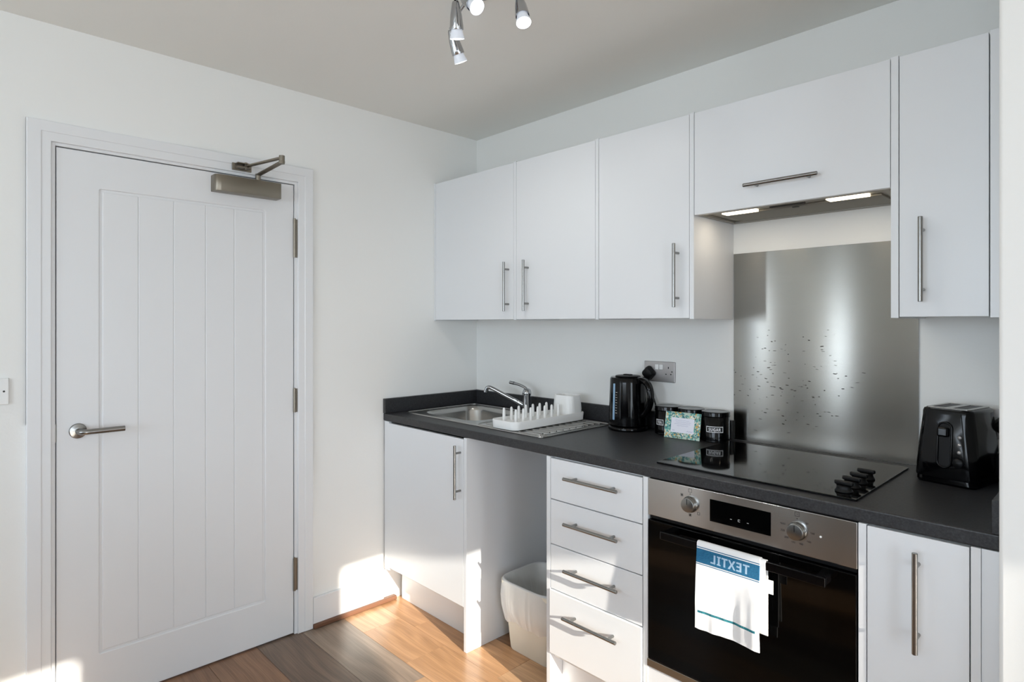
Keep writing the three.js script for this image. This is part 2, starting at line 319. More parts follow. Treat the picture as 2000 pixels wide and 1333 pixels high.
// ---------------------------------------------------------------- bar handles for the units
const HL = 0.226;
const handleV = (() => { const g = []; g.push(rod(V(0, -HL / 2 + 0.001, 0.032), V(0, HL / 2 - 0.001, 0.032), 0.006, 18)); for (const s of [-1, 1]) { g.push(rod(V(0, s * 0.080, 0), V(0, s * 0.080, 0.03), 0.0046, 12)); g.push(rod(V(0, s * (HL / 2 - 0.001), 0.032), V(0, s * HL / 2, 0.032), 0.006, 18, 0.0052)); } return merge(g); })();
const handleH = handleV.clone().rotateZ(Math.PI / 2);
function addHandle(door, x, y, z, horizontal = false) { const h = part('handle', horizontal ? handleH : handleV, M.steel, door, 'brushed steel bar handle'); h.position.set(x, y, z); }
// ---------------------------------------------------------------- wall units
const WB = 1.3924, WT = 2.1094, WZ = 0.298;
function wallUnit(label, xa, xb, o) {
  const u = thing('wall_cabinet', label, 'cabinet', [0, 0, 0]);
  const yb = o.bottom ?? WB;
  part('carcass', bx(xa, xb, (o.carcassBottom ?? yb) + 0.001, WT - 0.001, 0.0005, WZ - 0.020, 0.0008), M.carcass, u);
  for (const [a, b, y] of o.panels ?? []) part('end_panel', bx(a, b, (y ?? WB) - 0.003, WT + 0.004, 0.0006, WZ, 0.0008), M.cab, u);
  const d = part('door', bx(o.door[0], o.door[1], yb, WT, WZ - 0.0185, WZ, 0.0012), M.cab, u);
  addHandle(d, o.handle[0], o.handle[1], WZ, o.horizontal);
  return u;
}
wallUnit('white wall cabinet over the sink, against the door wall', 0.0005, 0.6035, { panels: [[0.0005, 0.012], [0.604, 0.6195]], door: [0.0135, 0.6025], handle: [0.571, 1.5425] });
wallUnit('white wall cabinet above the dish rack, handle beside its neighbour over the sink', 0.6205, 1.0735, { panels: [[1.074, 1.0895]], door: [0.621, 1.0725], handle: [0.697, 1.5425] });
wallUnit('white wall cabinet above the kettle, next to the extractor cabinet', 1.0905, 1.4895, { panels: [[1.490, 1.5065]], door: [1.0915, 1.4885], handle: [1.446, 1.5445] });
wallUnit('short white lift up cabinet over the extractor hood, with a horizontal handle', 1.508, 2.105, { door: [1.5085, 2.1045], bottom: 1.7523, carcassBottom: 1.800, handle: [1.811, 1.820], horizontal: true });
wallUnit('narrow white wall cabinet above the toaster', 2.1255, 2.3225, { panels: [[2.106, 2.1245], [2.324, 2.3855]], door: [2.1265, 2.3215], handle: [2.182, 1.5455] });

// ---------------------------------------------------------------- extractor hood
{
  const h = thing('cooker_hood', 'grey built-in cooker hood with two lit lamps under the short cabinet', 'cooker hood', [0, 0, 0]);
  part('hood_body', bx(1.5085, 2.1045, 1.762, 1.799, 0.002, 0.2775, 0.002), M.hood, h);
  part('hood_rim', merge(bx(1.5095, 2.1035, 1.7525, 1.762, 0.262, 0.2775, 0.002), bx(1.5095, 2.1035, 1.7525, 1.762, 0.003, 0.016, 0.002), bx(1.5095, 1.522, 1.7525, 1.762, 0.016, 0.262, 0.002), bx(2.091, 2.1035, 1.7525, 1.762, 0.016, 0.262, 0.002)), M.hood, h);
  part('grease_filter', bx(1.560, 2.055, 1.7555, 1.762, 0.024, 0.185, 0.002), M.hoodMesh, h, 'grey mesh grease filter');
  part('switch_bar', merge(bx(1.74, 1.85, 1.7545, 1.762, 0.214, 0.232, 0.003), bx(1.80, 1.82, 1.752, 1.7545, 0.186, 0.198, 0.001)), M.dark, h);
  for (const xc of [1.634, 1.972]) {
    part('lamp', bx(xc - 0.056, xc + 0.056, 1.7535, 1.762, 0.196, 0.236, 0.001), glow(new THREE.Color(1, 0.86, 0.64), 3.0), h, 'lit warm white lamp');
    const l = new THREE.RectAreaLight(new THREE.Color(1, 0.84, 0.64), 16, 0.11, 0.038); l.position.set(xc, 1.7525, 0.216); l.lookAt(xc, 0, 0.216); l.name = 'hood_lamp_light'; h.add(l);
  }
}
// ---------------------------------------------------------------- base units
const BZ = 0.613, WT0 = 0.8964, TOP = 0.9311;
const cabDoor = (u, x0, x1, y0, y1) => part('door', bx(x0, x1, y0, y1, BZ - 0.0185, BZ, 0.0012), M.cab, u);
{
  const u = thing('base_cabinet', 'white sink base cabinet against the door wall, beside the open gap', 'cabinet');
  part('carcass', bx(0.002, 0.6275, 0.17, 0.745, 0.002, BZ - 0.020, 0.001), M.carcass, u);
  part('filler_strip', bx(0.0165, 0.0555, 0.17, WT0 - 0.001, BZ - 0.0185, BZ - 0.002, 0.001), M.cab, u);
  part('end_panel', bx(0.6285, 0.646, 0.0005, WT0 - 0.001, 0.002, BZ, 0.001), M.cab, u);
  part('plinth', bx(0.030, 0.628, 0.0005, 0.169, 0.50, 0.520, 0.001), M.cab, u);
  const d = cabDoor(u, 0.0575, 0.6265, 0.186, WT0 - 0.008); addHandle(d, 0.607, 0.7505, BZ);
}
{
  const u = thing('drawer_unit', 'white base unit of four drawers between the gap and the oven', 'drawers');
  part('carcass', bx(1.1175, 1.5065, 0.17, WT0 - 0.001, 0.002, BZ - 0.020, 0.001), M.carcass, u);
  part('end_panel', bx(1.0985, 1.1165, 0.0005, WT0 - 0.001, 0.002, BZ, 0.001), M.cab, u);
  part('plinth', bx(1.1175, 1.5085, 0.0005, 0.169, 0.53, 0.548, 0.001), M.cab, u);
  for (const [ya, yb, hy, out] of [[0.7455, 0.890, 0.836, 0], [0.5845, 0.742, 0.6785, 0], [0.4235, 0.581, 0.5165, 0], [0.194, 0.420, 0.3555, 0.006]]) {
    const d = part('drawer', bx(1.1185, 1.5055, ya, yb, BZ - 0.0185, BZ + out, 0.0012), M.cab, u); addHandle(d, 1.318, hy, BZ + out, true);
  }
}
{
  const u = thing('oven_housing', 'white panels framing the built-in oven', 'cabinet');
  part('end_panel', bx(1.509, 1.5265, 0.0005, WT0 - 0.001, 0.002, BZ, 0.001), M.cab, u);
  part('end_panel', bx(2.1165, 2.1335, 0.0005, WT0 - 0.001, 0.002, BZ, 0.001), M.cab, u);
  part('bottom_panel', bx(1.527, 2.116, 0.150, 0.308, BZ - 0.02, BZ - 0.002, 0.001), M.cab, u);
  part('plinth', bx(1.527, 2.116, 0.0005, 0.149, 0.53, 0.548, 0.001), M.cab, u);
}
{
  const u = thing('base_cabinet', 'narrow white base cabinet between the oven and the wall corner', 'cabinet');
  part('carcass', bx(2.1345, 2.331, 0.17, WT0 - 0.001, 0.002, BZ - 0.020, 0.001), M.carcass, u);
  part('filler_strip', bx(2.334, 2.3515, 0.001, WT0 - 0.001, 0.002, BZ, 0.001), M.cab, u);
  part('filler_strip', bx(2.352, 2.3855, 0.001, WT0 - 0.001, 0.002, BZ - 0.003, 0.001), M.cab, u);
  part('plinth', bx(2.1345, 2.333, 0.0005, 0.169, 0.53, 0.548, 0.001), M.cab, u);
  const d = cabDoor(u, 2.1355, 2.3315, 0.186, WT0 - 0.004); addHandle(d, 2.239, 0.751, BZ);
}
// ---------------------------------------------------------------- worktop, upstands, splashback
const SX0 = 0.062, SX1 = 0.992, SZ0 = 0.072, SZ1 = 0.527;
{
  const s = roundRectShape(0.0008, PX - 0.0008, 0.0008, 0.6109, 0.008);
  s.holes.push(roundRectShape(SX0 + 0.02, 0.56, SZ0 + 0.012, SZ1 - 0.02, 0.03, THREE.Path));
  const w = thing('worktop', 'charcoal speckled laminate worktop along the kitchen wall', 'worktop');
  part('worktop_slab', plate(s, WT0, TOP, 0.004), M.laminate, w);
  const ut = TOP + 0.0715;
  part('upstand', bx(0.021, 1.508, TOP + 0.0002, ut, 0.0006, 0.020, 0.0015), M.laminate, w);
  part('upstand', bx(0.0006, 0.0205, TOP + 0.0002, ut, 0.0006, 0.6105, 0.0015), M.laminate, w);
  part('upstand', bx(2.1095, PX - 0.0185, TOP + 0.0002, ut, 0.0006, 0.020, 0.0015), M.laminate, w);
  part('upstand', bx(PX - 0.018, PX - 0.0006, TOP + 0.0002, ut, 0.0006, 0.6105, 0.0015), M.laminate, w);
}
{
  const w = 0.597, h = 0.7065, g = bx(1.5095, 2.1085, TOP + 0.0006, 1.639, 0.0006, 0.005, 0.0006), p = g.attributes.position, uv = g.attributes.uv;
  for (let i = 0; i < p.count; i++) uv.setXY(i, (p.getX(i) - 1.5095) / w, (p.getY(i) - TOP) / h);
  const m = part('splashback', g, M.splash, scene); m.userData = { label: 'brushed stainless steel splashback panel behind the hob', category: 'splashback' };
}
// ---------------------------------------------------------------- sink and tap
{
  const s = thing('sink', 'stainless steel inset sink with one bowl and a ribbed drainer', 'sink', [0, TOP, 0]);
  const rim = roundRectShape(SX0, SX1, SZ0, SZ1, 0.022);
  const bc = [0.315, 0.288], bh = [0.205, 0.178];
  rim.holes.push(roundRectShape(bc[0] - bh[0], bc[0] + bh[0], bc[1] - bh[1], bc[1] + bh[1], 0.075, THREE.Path));
  part('rim', plate(rim, 0.0002, 0.0032, 0.0012), M.sink, s);
  const bowl = loft([[bh[0] + 0.002, bh[1] + 0.002, 0.076, 0.0022], [bh[0] - 0.005, bh[1] - 0.005, 0.072, -0.004], [bh[0] - 0.010, bh[1] - 0.010, 0.070, -0.02], [bh[0] - 0.022, bh[1] - 0.022, 0.066, -0.125], [bh[0] - 0.034, bh[1] - 0.034, 0.06, -0.142], [bh[0] - 0.06, bh[1] - 0.06, 0.05, -0.150], [0.045, 0.045, 0.045, -0.154]], false, true, 10, 0.9);
  { const q = M.sink.clone(); q.side = THREE.DoubleSide; M.bowl = q; }
  bowl.translate(bc[0], 0, bc[1]); part('bowl', bowl, M.bowl, s);
  part('waste', lathe([[0, 0.002], [0.03, 0.002], [0.042, 0.004], [0.044, 0.001]], 28).translate(bc[0], -0.154, bc[1]), M.chrome, s);
  // raised lip round the bowl and round the drainer
  const lip = (x0, x1, z0, z1, r) => { const c = ring((x1 - x0) / 2, (z1 - z0) / 2, r, 8).map(([x, z]) => V(x + (x0 + x1) / 2, 0.0032, z + (z0 + z1) / 2)); return plain(new THREE.TubeGeometry(new THREE.CatmullRomCurve3(c, true, 'centripetal'), 120, 0.0028, 8, true)); };
  part('edge_bead', lip(SX0 + 0.006, SX1 - 0.006, SZ0 + 0.006, SZ1 - 0.006, 0.02), M.sink, s);
  part('edge_bead', lip(0.575, SX1 - 0.028, SZ0 + 0.030, SZ1 - 0.026, 0.03), M.sink, s);
  for (let k = 0; k < 9; k++) part('drainer_rib', tube([[0.60, 0.0026, 0.135 + k * 0.041], [0.94, 0.0026, 0.135 + k * 0.041]], 0.0034, 2, 10), M.sink, s);
}
{
  const t = thing('tap', 'chrome single lever mixer tap with a long straight spout over the sink', 'tap', [0.492, TOP + 0.0034, 0.098]);
  part('tap_body', lathe([[0, 0], [0.025, 0], [0.0255, 0.004], [0.0225, 0.007], [0.0215, 0.05], [0.0205, 0.085], [0.0225, 0.092], [0.0225, 0.100], [0.019, 0.112], [0.010, 0.118], [0, 0.119]], 32), M.chrome, t);
  part('spout', merge(tube([[-0.005, 0.030, 0.003], [-0.05, 0.054, 0.026], [-0.11, 0.085, 0.056], [-0.160, 0.111, 0.082], [-0.176, 0.117, 0.090], [-0.188, 0.113, 0.096], [-0.191, 0.102, 0.098]], 0.0098, 60, 16), rod(V(-0.191, 0.104, 0.098), V(-0.193, 0.092, 0.099), 0.0112, 18)), M.chrome, t);
  part('lever', merge(tube([[0.012, 0.102, -0.002], [-0.010, 0.121, 0.002], [-0.045, 0.133, 0.005], [-0.085, 0.139, 0.008]], 0.0068, 30, 14), tube([[-0.083, 0.139, 0.008], [-0.110, 0.142, 0.010]], 0.0082, 8, 14)), M.chrome, t);
}
// ---------------------------------------------------------------- dish rack on the drainer
{
  const r = thing('dish_rack', 'white plastic dish rack with pegs and a cutlery cup on the drainer', 'dish rack', [0.768, TOP + 0.0066, 0.298]);
  const hx = 0.078, hz = 0.228;
  part('tray', loft([[hx - 0.008, hz - 0.008, 0.03, 0.0], [hx - 0.003, hz - 0.003, 0.032, 0.002], [hx, hz, 0.034, 0.033], [hx - 0.0015, hz - 0.0015, 0.033, 0.036], [hx - 0.005, hz - 0.005, 0.03, 0.036], [hx - 0.007, hz - 0.007, 0.029, 0.030], [hx - 0.012, hz - 0.012, 0.026, 0.024]], true, true, 8, 0.7), M.plastic, r);
  const peg = lathe([[0.0076, 0], [0.0070, 0.006], [0.0058, 0.046], [0.0050, 0.052], [0.003, 0.0555], [0, 0.0565]], 14);
  for (const px of [-0.046, 0.026]) for (let k = 0; k < 7; k++) part('peg', peg, M.plastic, r).position.set(px, 0.0235, 0.172 - k * 0.044);
  const cw = 0.058, cz = 0.046;
  part('cutlery_cup', loft([[cw, cz, 0.03, 0.0242], [cw + 0.002, cz + 0.001, 0.03, 0.05], [cw - 0.001, cz - 0.001, 0.032, 0.100], [cw - 0.003, cz - 0.003, 0.032, 0.112], [cw - 0.006, cz - 0.006, 0.03, 0.1125], [cw - 0.008, cz - 0.008, 0.028, 0.108], [cw - 0.009, cz - 0.009, 0.028, 0.03]], true, true, 8, 0.7).translate(0.012, 0, -0.170), M.plastic, r);
}
// ---------------------------------------------------------------- kettle
{
  const k = thing('kettle', 'glossy black electric kettle with a clear water gauge', 'kettle', [1.1, TOP + 0.0003, 0.113]);
  k.rotation.y = -0.05;
  part('power_base', lathe([[0, 0], [0.080, 0], [0.082, 0.004], [0.081, 0.014], [0.077, 0.018], [0, 0.018]], 48), M.black, k);
  const bodyG = lathe([[0, 0.019], [0.075, 0.019], [0.0785, 0.023], [0.0785, 0.06], [0.0765, 0.13], [0.0740, 0.195], [0.0735, 0.212], [0.070, 0.218], [0.058, 0.219], [0, 0.219]], 64), p = bodyG.attributes.position;
  for (let i = 0; i < p.count; i++) { const y = p.getY(i), x = p.getX(i), t = clamp((y - 0.13) / 0.085); if (x < -0.03 && y < 0.2185) { const w = Math.max(0, 1 - Math.abs(p.getZ(i)) / 0.036); p.setX(i, x - 0.012 * t * t * w); } }
  bodyG.computeVertexNormals(); part('body', toCreasedNormals(bodyG, 0.6), M.black, k);
  part('lid', merge(lathe([[0, 0.2195], [0.052, 0.2195], [0.052, 0.2235], [0.047, 0.2255], [0, 0.227]], 40), bx(-0.018, 0.018, 0.226, 0.2305, -0.010, 0.010, 0.003)), M.matt, k);
  const hp = [[0.055, 0.210, 0], [0.080, 0.208, 0], [0.103, 0.192, 0], [0.114, 0.160, 0], [0.113, 0.126, 0], [0.102, 0.094, 0], [0.088, 0.074, 0], [0.068, 0.062, 0]];
  const hg = tube(hp, 0.0125, 70, 16); { const q = hg.attributes.position; for (let i = 0; i < q.count; i++) q.setZ(i, q.getZ(i) * 1.35); hg.computeVertexNormals(); } part('handle', toCreasedNormals(hg, 0.8), M.black, k);
  const ga = new THREE.Group(); ga.name = 'water_gauge'; k.add(ga); ga.rotation.y = -0.16;
  part('gauge_strip', (() => { const g = new RoundedBoxGeometry(0.010, 0.150, 0.006, 3, 0.0029); g.rotateX(-0.028); g.translate(0, 0.120, 0.0766); return plain(g); })(), phy({ color: 0x8fb1cf, roughness: 0.12 }), ga, 'pale blue clear gauge strip');
  part('scale_mark', merge(Array.from({ length: 9 }, (_, i) => { const g = new THREE.BoxGeometry(i % 2 ? 0.005 : 0.008, 0.0014, 0.0006); g.rotateY(0.16); g.translate(0.0135 - (i % 2 ? 0.001 : 0), 0.075 + i * 0.0105, 0.0775 - i * 0.0003); return plain(g); })), std({ color: 0xd8d4cc, roughness: 0.5 }), ga);
}
// ---------------------------------------------------------------- wall socket, plugs, light switch
function ukSocket(name, label, category, x, y, holesLeft) {
  const s = thing(name, label, category, [x, y, 0.0005]);
  part('face_plate', bx(-0.074, 0.074, -0.043, 0.043, 0, 0.0075, 0.003, 3), M.satin, s);
  for (const sx of [-0.0095, 0.0105]) part('rocker', bx(sx - 0.0085, sx + 0.0085, 0.009, 0.031, 0.0075, 0.0118, 0.0016), M.plastic, s);
  for (const c of holesLeft ? [-0.044, 0.044] : [0.044]) for (const g of [bx(c - 0.002, c + 0.002, 0.014, 0.022, 0.007, 0.0078, 0), bx(c - 0.0145, c - 0.0085, -0.011, -0.007, 0.007, 0.0078, 0), bx(c + 0.0085, c + 0.0145, -0.011, -0.007, 0.007, 0.0078, 0)]) part('pin_hole', g, M.matt, s);
  for (const c of [-0.0605, 0.0605]) part('screw', orient(lathe([[0.0032, 0], [0.0030, 0.0006], [0, 0.0008]], 12), V(0, 0, 1)).translate(c, 0.002, 0.0075), M.dark, s);
  return s;
}
function plug(label, x, y, cord) {
  const p = thing('power_plug', label, 'plug', [x, y, 0.0085]);
  part('plug_body', (() => { const g = loft([[0.025, 0.025, 0.012, 0], [0.0255, 0.0255, 0.012, 0.006], [0.0235, 0.0235, 0.012, 0.016], [0.019, 0.018, 0.010, 0.025], [0.012, 0.010, 0.006, 0.027]], true, true, 6, 0.7); g.rotateX(Math.PI / 2); g.rotateZ(Math.PI / 4); return g; })(), M.matt, p);
  part('cable', tube(cord, 0.0034, 50, 10), M.matt, p);
}
ukSocket('wall_socket', 'brushed metal double wall socket with white switches above the canisters', 'socket', 1.184, 1.171, false);
plug('black three pin plug in the socket behind the kettle', 1.138, 1.163, [[0, -0.022, 0.012], [0.008, -0.045, 0.016], [0.028, -0.09, 0.020], [0.046, -0.14, 0.0215], [0.050, -0.1565, 0.0215], [0.053, -0.185, 0.021], [0.054, -0.222, 0.024], [0.052, -0.2278, 0.034]]);
ukSocket('wall_socket', 'brushed metal double wall socket behind the toaster', 'socket', 2.268, 1.085, false);
plug('black three pin plug in the socket behind the toaster', 2.318, 1.082, [[0, -0.02, 0.014], [0.010, -0.045, 0.020], [0.026, -0.09, 0.024], [0.036, -0.128, 0.030], [0.040, -0.1455, 0.055], [0.040, -0.1468, 0.09], [0.034, -0.1468, 0.12]]);
{
  const s = thing('light_switch', 'white plastic light switch plate beside the door frame', 'switch', [0.0005, 1.151, 2.081]);
  part('face_plate', bx(0, 0.008, -0.0435, 0.0435, -0.0435, 0.0435, 0.003, 3), M.plastic, s);
  part('rocker', bx(0.008, 0.0115, -0.014, 0.014, -0.011, 0.011, 0.0015), M.plastic, s);
  for (const c of [-0.030, 0.030]) part('screw', orient(lathe([[0.0032, 0], [0.0030, 0.0006], [0, 0.0008]], 12), V(1, 0, 0)).translate(0.008, 0, c), M.dark, s);
}
// ---------------------------------------------------------------- canisters and card
const labelTex = (txt, w) => canvasTex(w, 96, (g) => {
  g.fillStyle = '#0a0a0b'; g.fillRect(0, 0, w, 96); g.strokeStyle = '#e4e4e6'; g.lineWidth = 11; g.strokeRect(6, 6, w - 12, 84);
  g.fillStyle = '#f0f0f2'; g.font = 'bold 66px sans-serif'; g.textAlign = 'center'; g.textBaseline = 'middle'; g.fillText(txt, w / 2, 50, w - 34);
});
function canister(label, x, z, text, wide, face) {
  const c = thing('canister', label, 'canister', [x, TOP + 0.0003, z], 'black storage canisters');
  const R = 0.0515;
  part('body', lathe([[0, 0], [R - 0.002, 0], [R + 0.0005, 0.0015], [R + 0.0005, 0.004], [R - 0.001, 0.0055], [R - 0.001, 0.098], [0, 0.098]], 56), M.black, c);
  part('lid', lathe([[R - 0.002, 0.0945], [R + 0.001, 0.0945], [R + 0.001, 0.0965], [R, 0.0975], [R, 0.109], [R - 0.002, 0.1115], [R - 0.008, 0.1120], [R - 0.012, 0.1108], [0, 0.1108]], 56), M.black, c);
  if (text) {
    const a = wide / R, g = new THREE.CylinderGeometry(R - 0.0004, R - 0.0004, 0.0225, 20, 1, true, -a / 2, a);
    const m = part('name_label', plain(g), std({ map: labelTex(text, text.length > 3 ? 300 : 190), roughness: 0.5 }), c, `black label with white frame reading ${text}`); m.position.y = 0.049; m.rotation.y = face;
  }
}
canister('black canister labelled TEA beside the kettle', 1.266, 0.074, 'TEA', 0.036, -0.14);
canister('black canister half hidden behind the leaf patterned card', 1.3705, 0.075, null);
canister('black canister labelled SUGAR beside the steel splashback', 1.4745, 0.080, 'SUGAR', 0.064, 0.40);
{
  const tex = canvasTex(640, 480, (g, w, h) => {
    g.fillStyle = '#b9cdbf'; g.fillRect(0, 0, w, h);
    const cols = ['#2f7f7c', '#4ba39b', '#7fc0b4', '#1f5f66', '#d9a54a', '#26707a', '#f4efe2', '#d7dccb', '#5fae9f', '#6f7f5e', '#26707a', '#3f938f'];
    for (let k = 0; k < 520; k++) {
      g.save(); g.translate(rnd() * w, rnd() * h); g.rotate(rnd() * 6.28); g.fillStyle = cols[rnd() * cols.length | 0];
      const l = 16 + rnd() * 26, q = 6 + rnd() * 8; g.beginPath(); g.moveTo(-l, 0); g.quadraticCurveTo(0, -q * 2, l, 0); g.quadraticCurveTo(0, q * 2, -l, 0); g.fill();
      g.strokeStyle = 'rgba(250,245,230,0.6)'; g.lineWidth = 1; g.beginPath(); g.moveTo(-l, 0); g.lineTo(l, 0); g.stroke(); g.restore();
    }
    g.fillStyle = '#e9eaf4'; g.fillRect(112, 104, 416, 270);
    g.strokeStyle = '#9aa0bf'; g.lineWidth = 3;
    for (const [y, a, b] of [[150, 180, 440], [182, 200, 470], [214, 170, 460], [246, 220, 430]]) { g.beginPath(); for (let x = a; x < b; x += 4) { const yy = y + Math.sin(x * 0.21) * 5 + Math.sin(x * 0.083) * 4; x === a ? g.moveTo(x, yy) : g.lineTo(x, yy); } g.stroke(); }
    g.strokeStyle = '#5b6aa0'; g.beginPath(); for (let x = 400; x < 510; x += 3) { const yy = 338 + Math.sin(x * 0.16) * 9; x === 400 ? g.moveTo(x, yy) : g.lineTo(x, yy); } g.stroke();
    g.fillStyle = '#c3c6d8'; g.fillRect(140, 330, 46, 14);
  });
  const g = plain(new THREE.BoxGeometry(0.143, 0.101, 0.0016)), p = g.attributes.position, n = g.attributes.normal, uv = g.attributes.uv;
  for (let i = 0; i < p.count; i++) if (Math.abs(n.getZ(i)) < 0.5) uv.setXY(i, 0.01, 0.01);
  g.translate(0, 0.0505, 0);
  const c = part('greeting_card', g, std({ map: tex, roughness: 0.55 }), scene); c.userData = { label: 'small card with a teal and gold leaf border leaning on the canisters', category: 'card' };
  c.position.set(1.372, TOP + 0.0012, 0.151); c.rotation.set(-0.19, 0.10, 0.0, 'YXZ');
}
// ---------------------------------------------------------------- hob
{
  const h = thing('hob', 'black ceramic glass hob with four black knobs set in the worktop', 'hob', [0, TOP, 0]);
  part('glass_plate', plate(roundRectShape(1.5245, 2.0985, 0.0745, 0.5635, 0.004), 0.0003, 0.0058, 0.0012), M.glass, h);
  const knob = lathe([[0, 0], [0.0215, 0], [0.0215, 0.003], [0.018, 0.007], [0.0165, 0.014], [0.0175, 0.0165], [0, 0.0165]], 32), grip = bx(-0.023, 0.023, 0.0165, 0.0275, -0.0065, 0.0065, 0.004, 3);
  for (const z of [0.507, 0.446, 0.385, 0.322]) { const k = part('control_knob', merge(knob, grip), M.matt, h); k.position.set(2.052, 0.0058, z); k.rotation.y = -0.12; }
}
// ---------------------------------------------------------------- oven and tea towel
{
  const o = thing('oven', 'built-in electric oven with a steel control panel and black glass door', 'oven', [0, 0, 0]);
  part('oven_body', bx(1.529, 2.114, 0.33, 0.890, 0.06, 0.592, 0.001), M.dark, o);
  part('control_panel', bx(1.5285, 2.1145, 0.782, 0.8945, 0.592, 0.6145, 0.0015), M.fascia, o, 'brushed steel control panel');
  part('display', bx(1.734, 1.908, 0.8095, 0.8725, 0.6140, 0.6151, 0.0004), M.ovenGlass, o, 'black clock display');
  const knob = orient(lathe([[0.0235, 0], [0.0235, 0.003], [0.021, 0.004], [0.0205, 0.017], [0.0195, 0.019], [0.0, 0.0192]], 36), V(0, 0, 1));
  for (const [x, y] of [[1.672, 0.8435], [1.975, 0.8405]]) {
    const k = part('control_knob', knob, M.steel, o); k.position.set(x, y, 0.6145);
    part('pointer', bx(-0.0008, 0.0008, 0.002, 0.019, 0.0188, 0.0196, 0), M.matt, k);
  }
  part('indicator_lamp', orient(lathe([[0.0028, 0], [0.0026, 0.0012], [0, 0.0016]], 14), V(0, 0, 1)).translate(2.032, 0.8395, 0.6145), M.plastic, o);
  // printed symbols and temperatures round the knobs
  const font = await new FontLoader().loadAsync('fonts/droid/droid_sans_regular.typeface.json');
  const text = (s, x, y, size) => { const g = new TextGeometry(s, { font, size, depth: 0.0003, curveSegments: 2 }); g.computeBoundingBox(); const b = g.boundingBox; g.translate(x - (b.min.x + b.max.x) / 2, y - (b.min.y + b.max.y) / 2, 0.6145); return plain(g); };
  const print = [], box = (x, y, s) => { const e = 0.0007; print.push(bx(x - s, x + s, y - s, y - s + e, 0.6143, 0.6148, 0), bx(x - s, x + s, y + s - e, y + s, 0.6143, 0.6148, 0), bx(x - s, x - s + e, y - s, y + s, 0.6143, 0.6148, 0), bx(x + s - e, x + s, y - s, y + s, 0.6143, 0.6148, 0)); };
  box(1.672, 0.8835, 0.0052); box(1.645, 0.866, 0.004); box(1.672, 0.812, 0.004); box(1.699, 0.822, 0.004); box(1.975, 0.8835, 0.0058);
  print.push(bx(1.973, 1.977, 0.8832, 0.8838, 0.6143, 0.6148, 0), bx(1.672 - 0.001, 1.672 + 0.001, 0.8725, 0.8745, 0.6143, 0.6148, 0), bx(1.974, 1.976, 0.871, 0.873, 0.6143, 0.6148, 0), bx(1.67, 1.674, 0.8095, 0.8145, 0.6143, 0.6148, 0), bx(1.643, 1.647, 0.8635, 0.8685, 0.6143, 0.6148, 0));
  [['50', 40], ['100', 85], ['140', 130], ['160', 165], ['180', 195], ['200', 225], ['220', 258], ['MAX', 290]].forEach(([s, a]) => print.push(text(s, 1.975 + Math.sin(a * Math.PI / 180) * 0.0375, 0.8405 + Math.cos(a * Math.PI / 180) * 0.032, 0.0048)));
  part('printed_symbols', merge(print), M.matt, o);
  part('display_symbols', merge(bx(1.795, 1.800, 0.8285, 0.8295, 0.615, 0.6154, 0), bx(1.8175, 1.8235, 0.8268, 0.8276, 0.615, 0.6154, 0), bx(1.8175, 1.8183, 0.8268, 0.8328, 0.615, 0.6154, 0), bx(1.8175, 1.8235, 0.832, 0.8328, 0.615, 0.6154, 0), bx(1.843, 1.848, 0.8285, 0.8295, 0.615, 0.6154, 0)), M.plastic, o);
  const d = part('oven_door', bx(1.5295, 2.1135, 0.338, 0.768, 0.594, 0.6175, 0.002), M.ovenGlass, o, 'black glass oven door');
  part('door_handle', merge(bx(1.600, 2.058, 0.734, 0.757, 0.652, 0.662, 0.002), bx(1.600, 1.628, 0.736, 0.755, 0.6165, 0.653, 0.003), bx(2.030, 2.058, 0.736, 0.755, 0.6165, 0.653, 0.003)), M.black, d, 'flat black bar handle');
  part('vent_slot', bx(1.531, 2.112, 0.770, 0.780, 0.590, 0.606, 0.001), M.matt, o);
  part('bottom_trim', bx(1.5245, 2.1145, 0.311, 0.335, 0.594, 0.616, 0.002), M.bronze, o, 'brushed steel strip under the oven door');
}
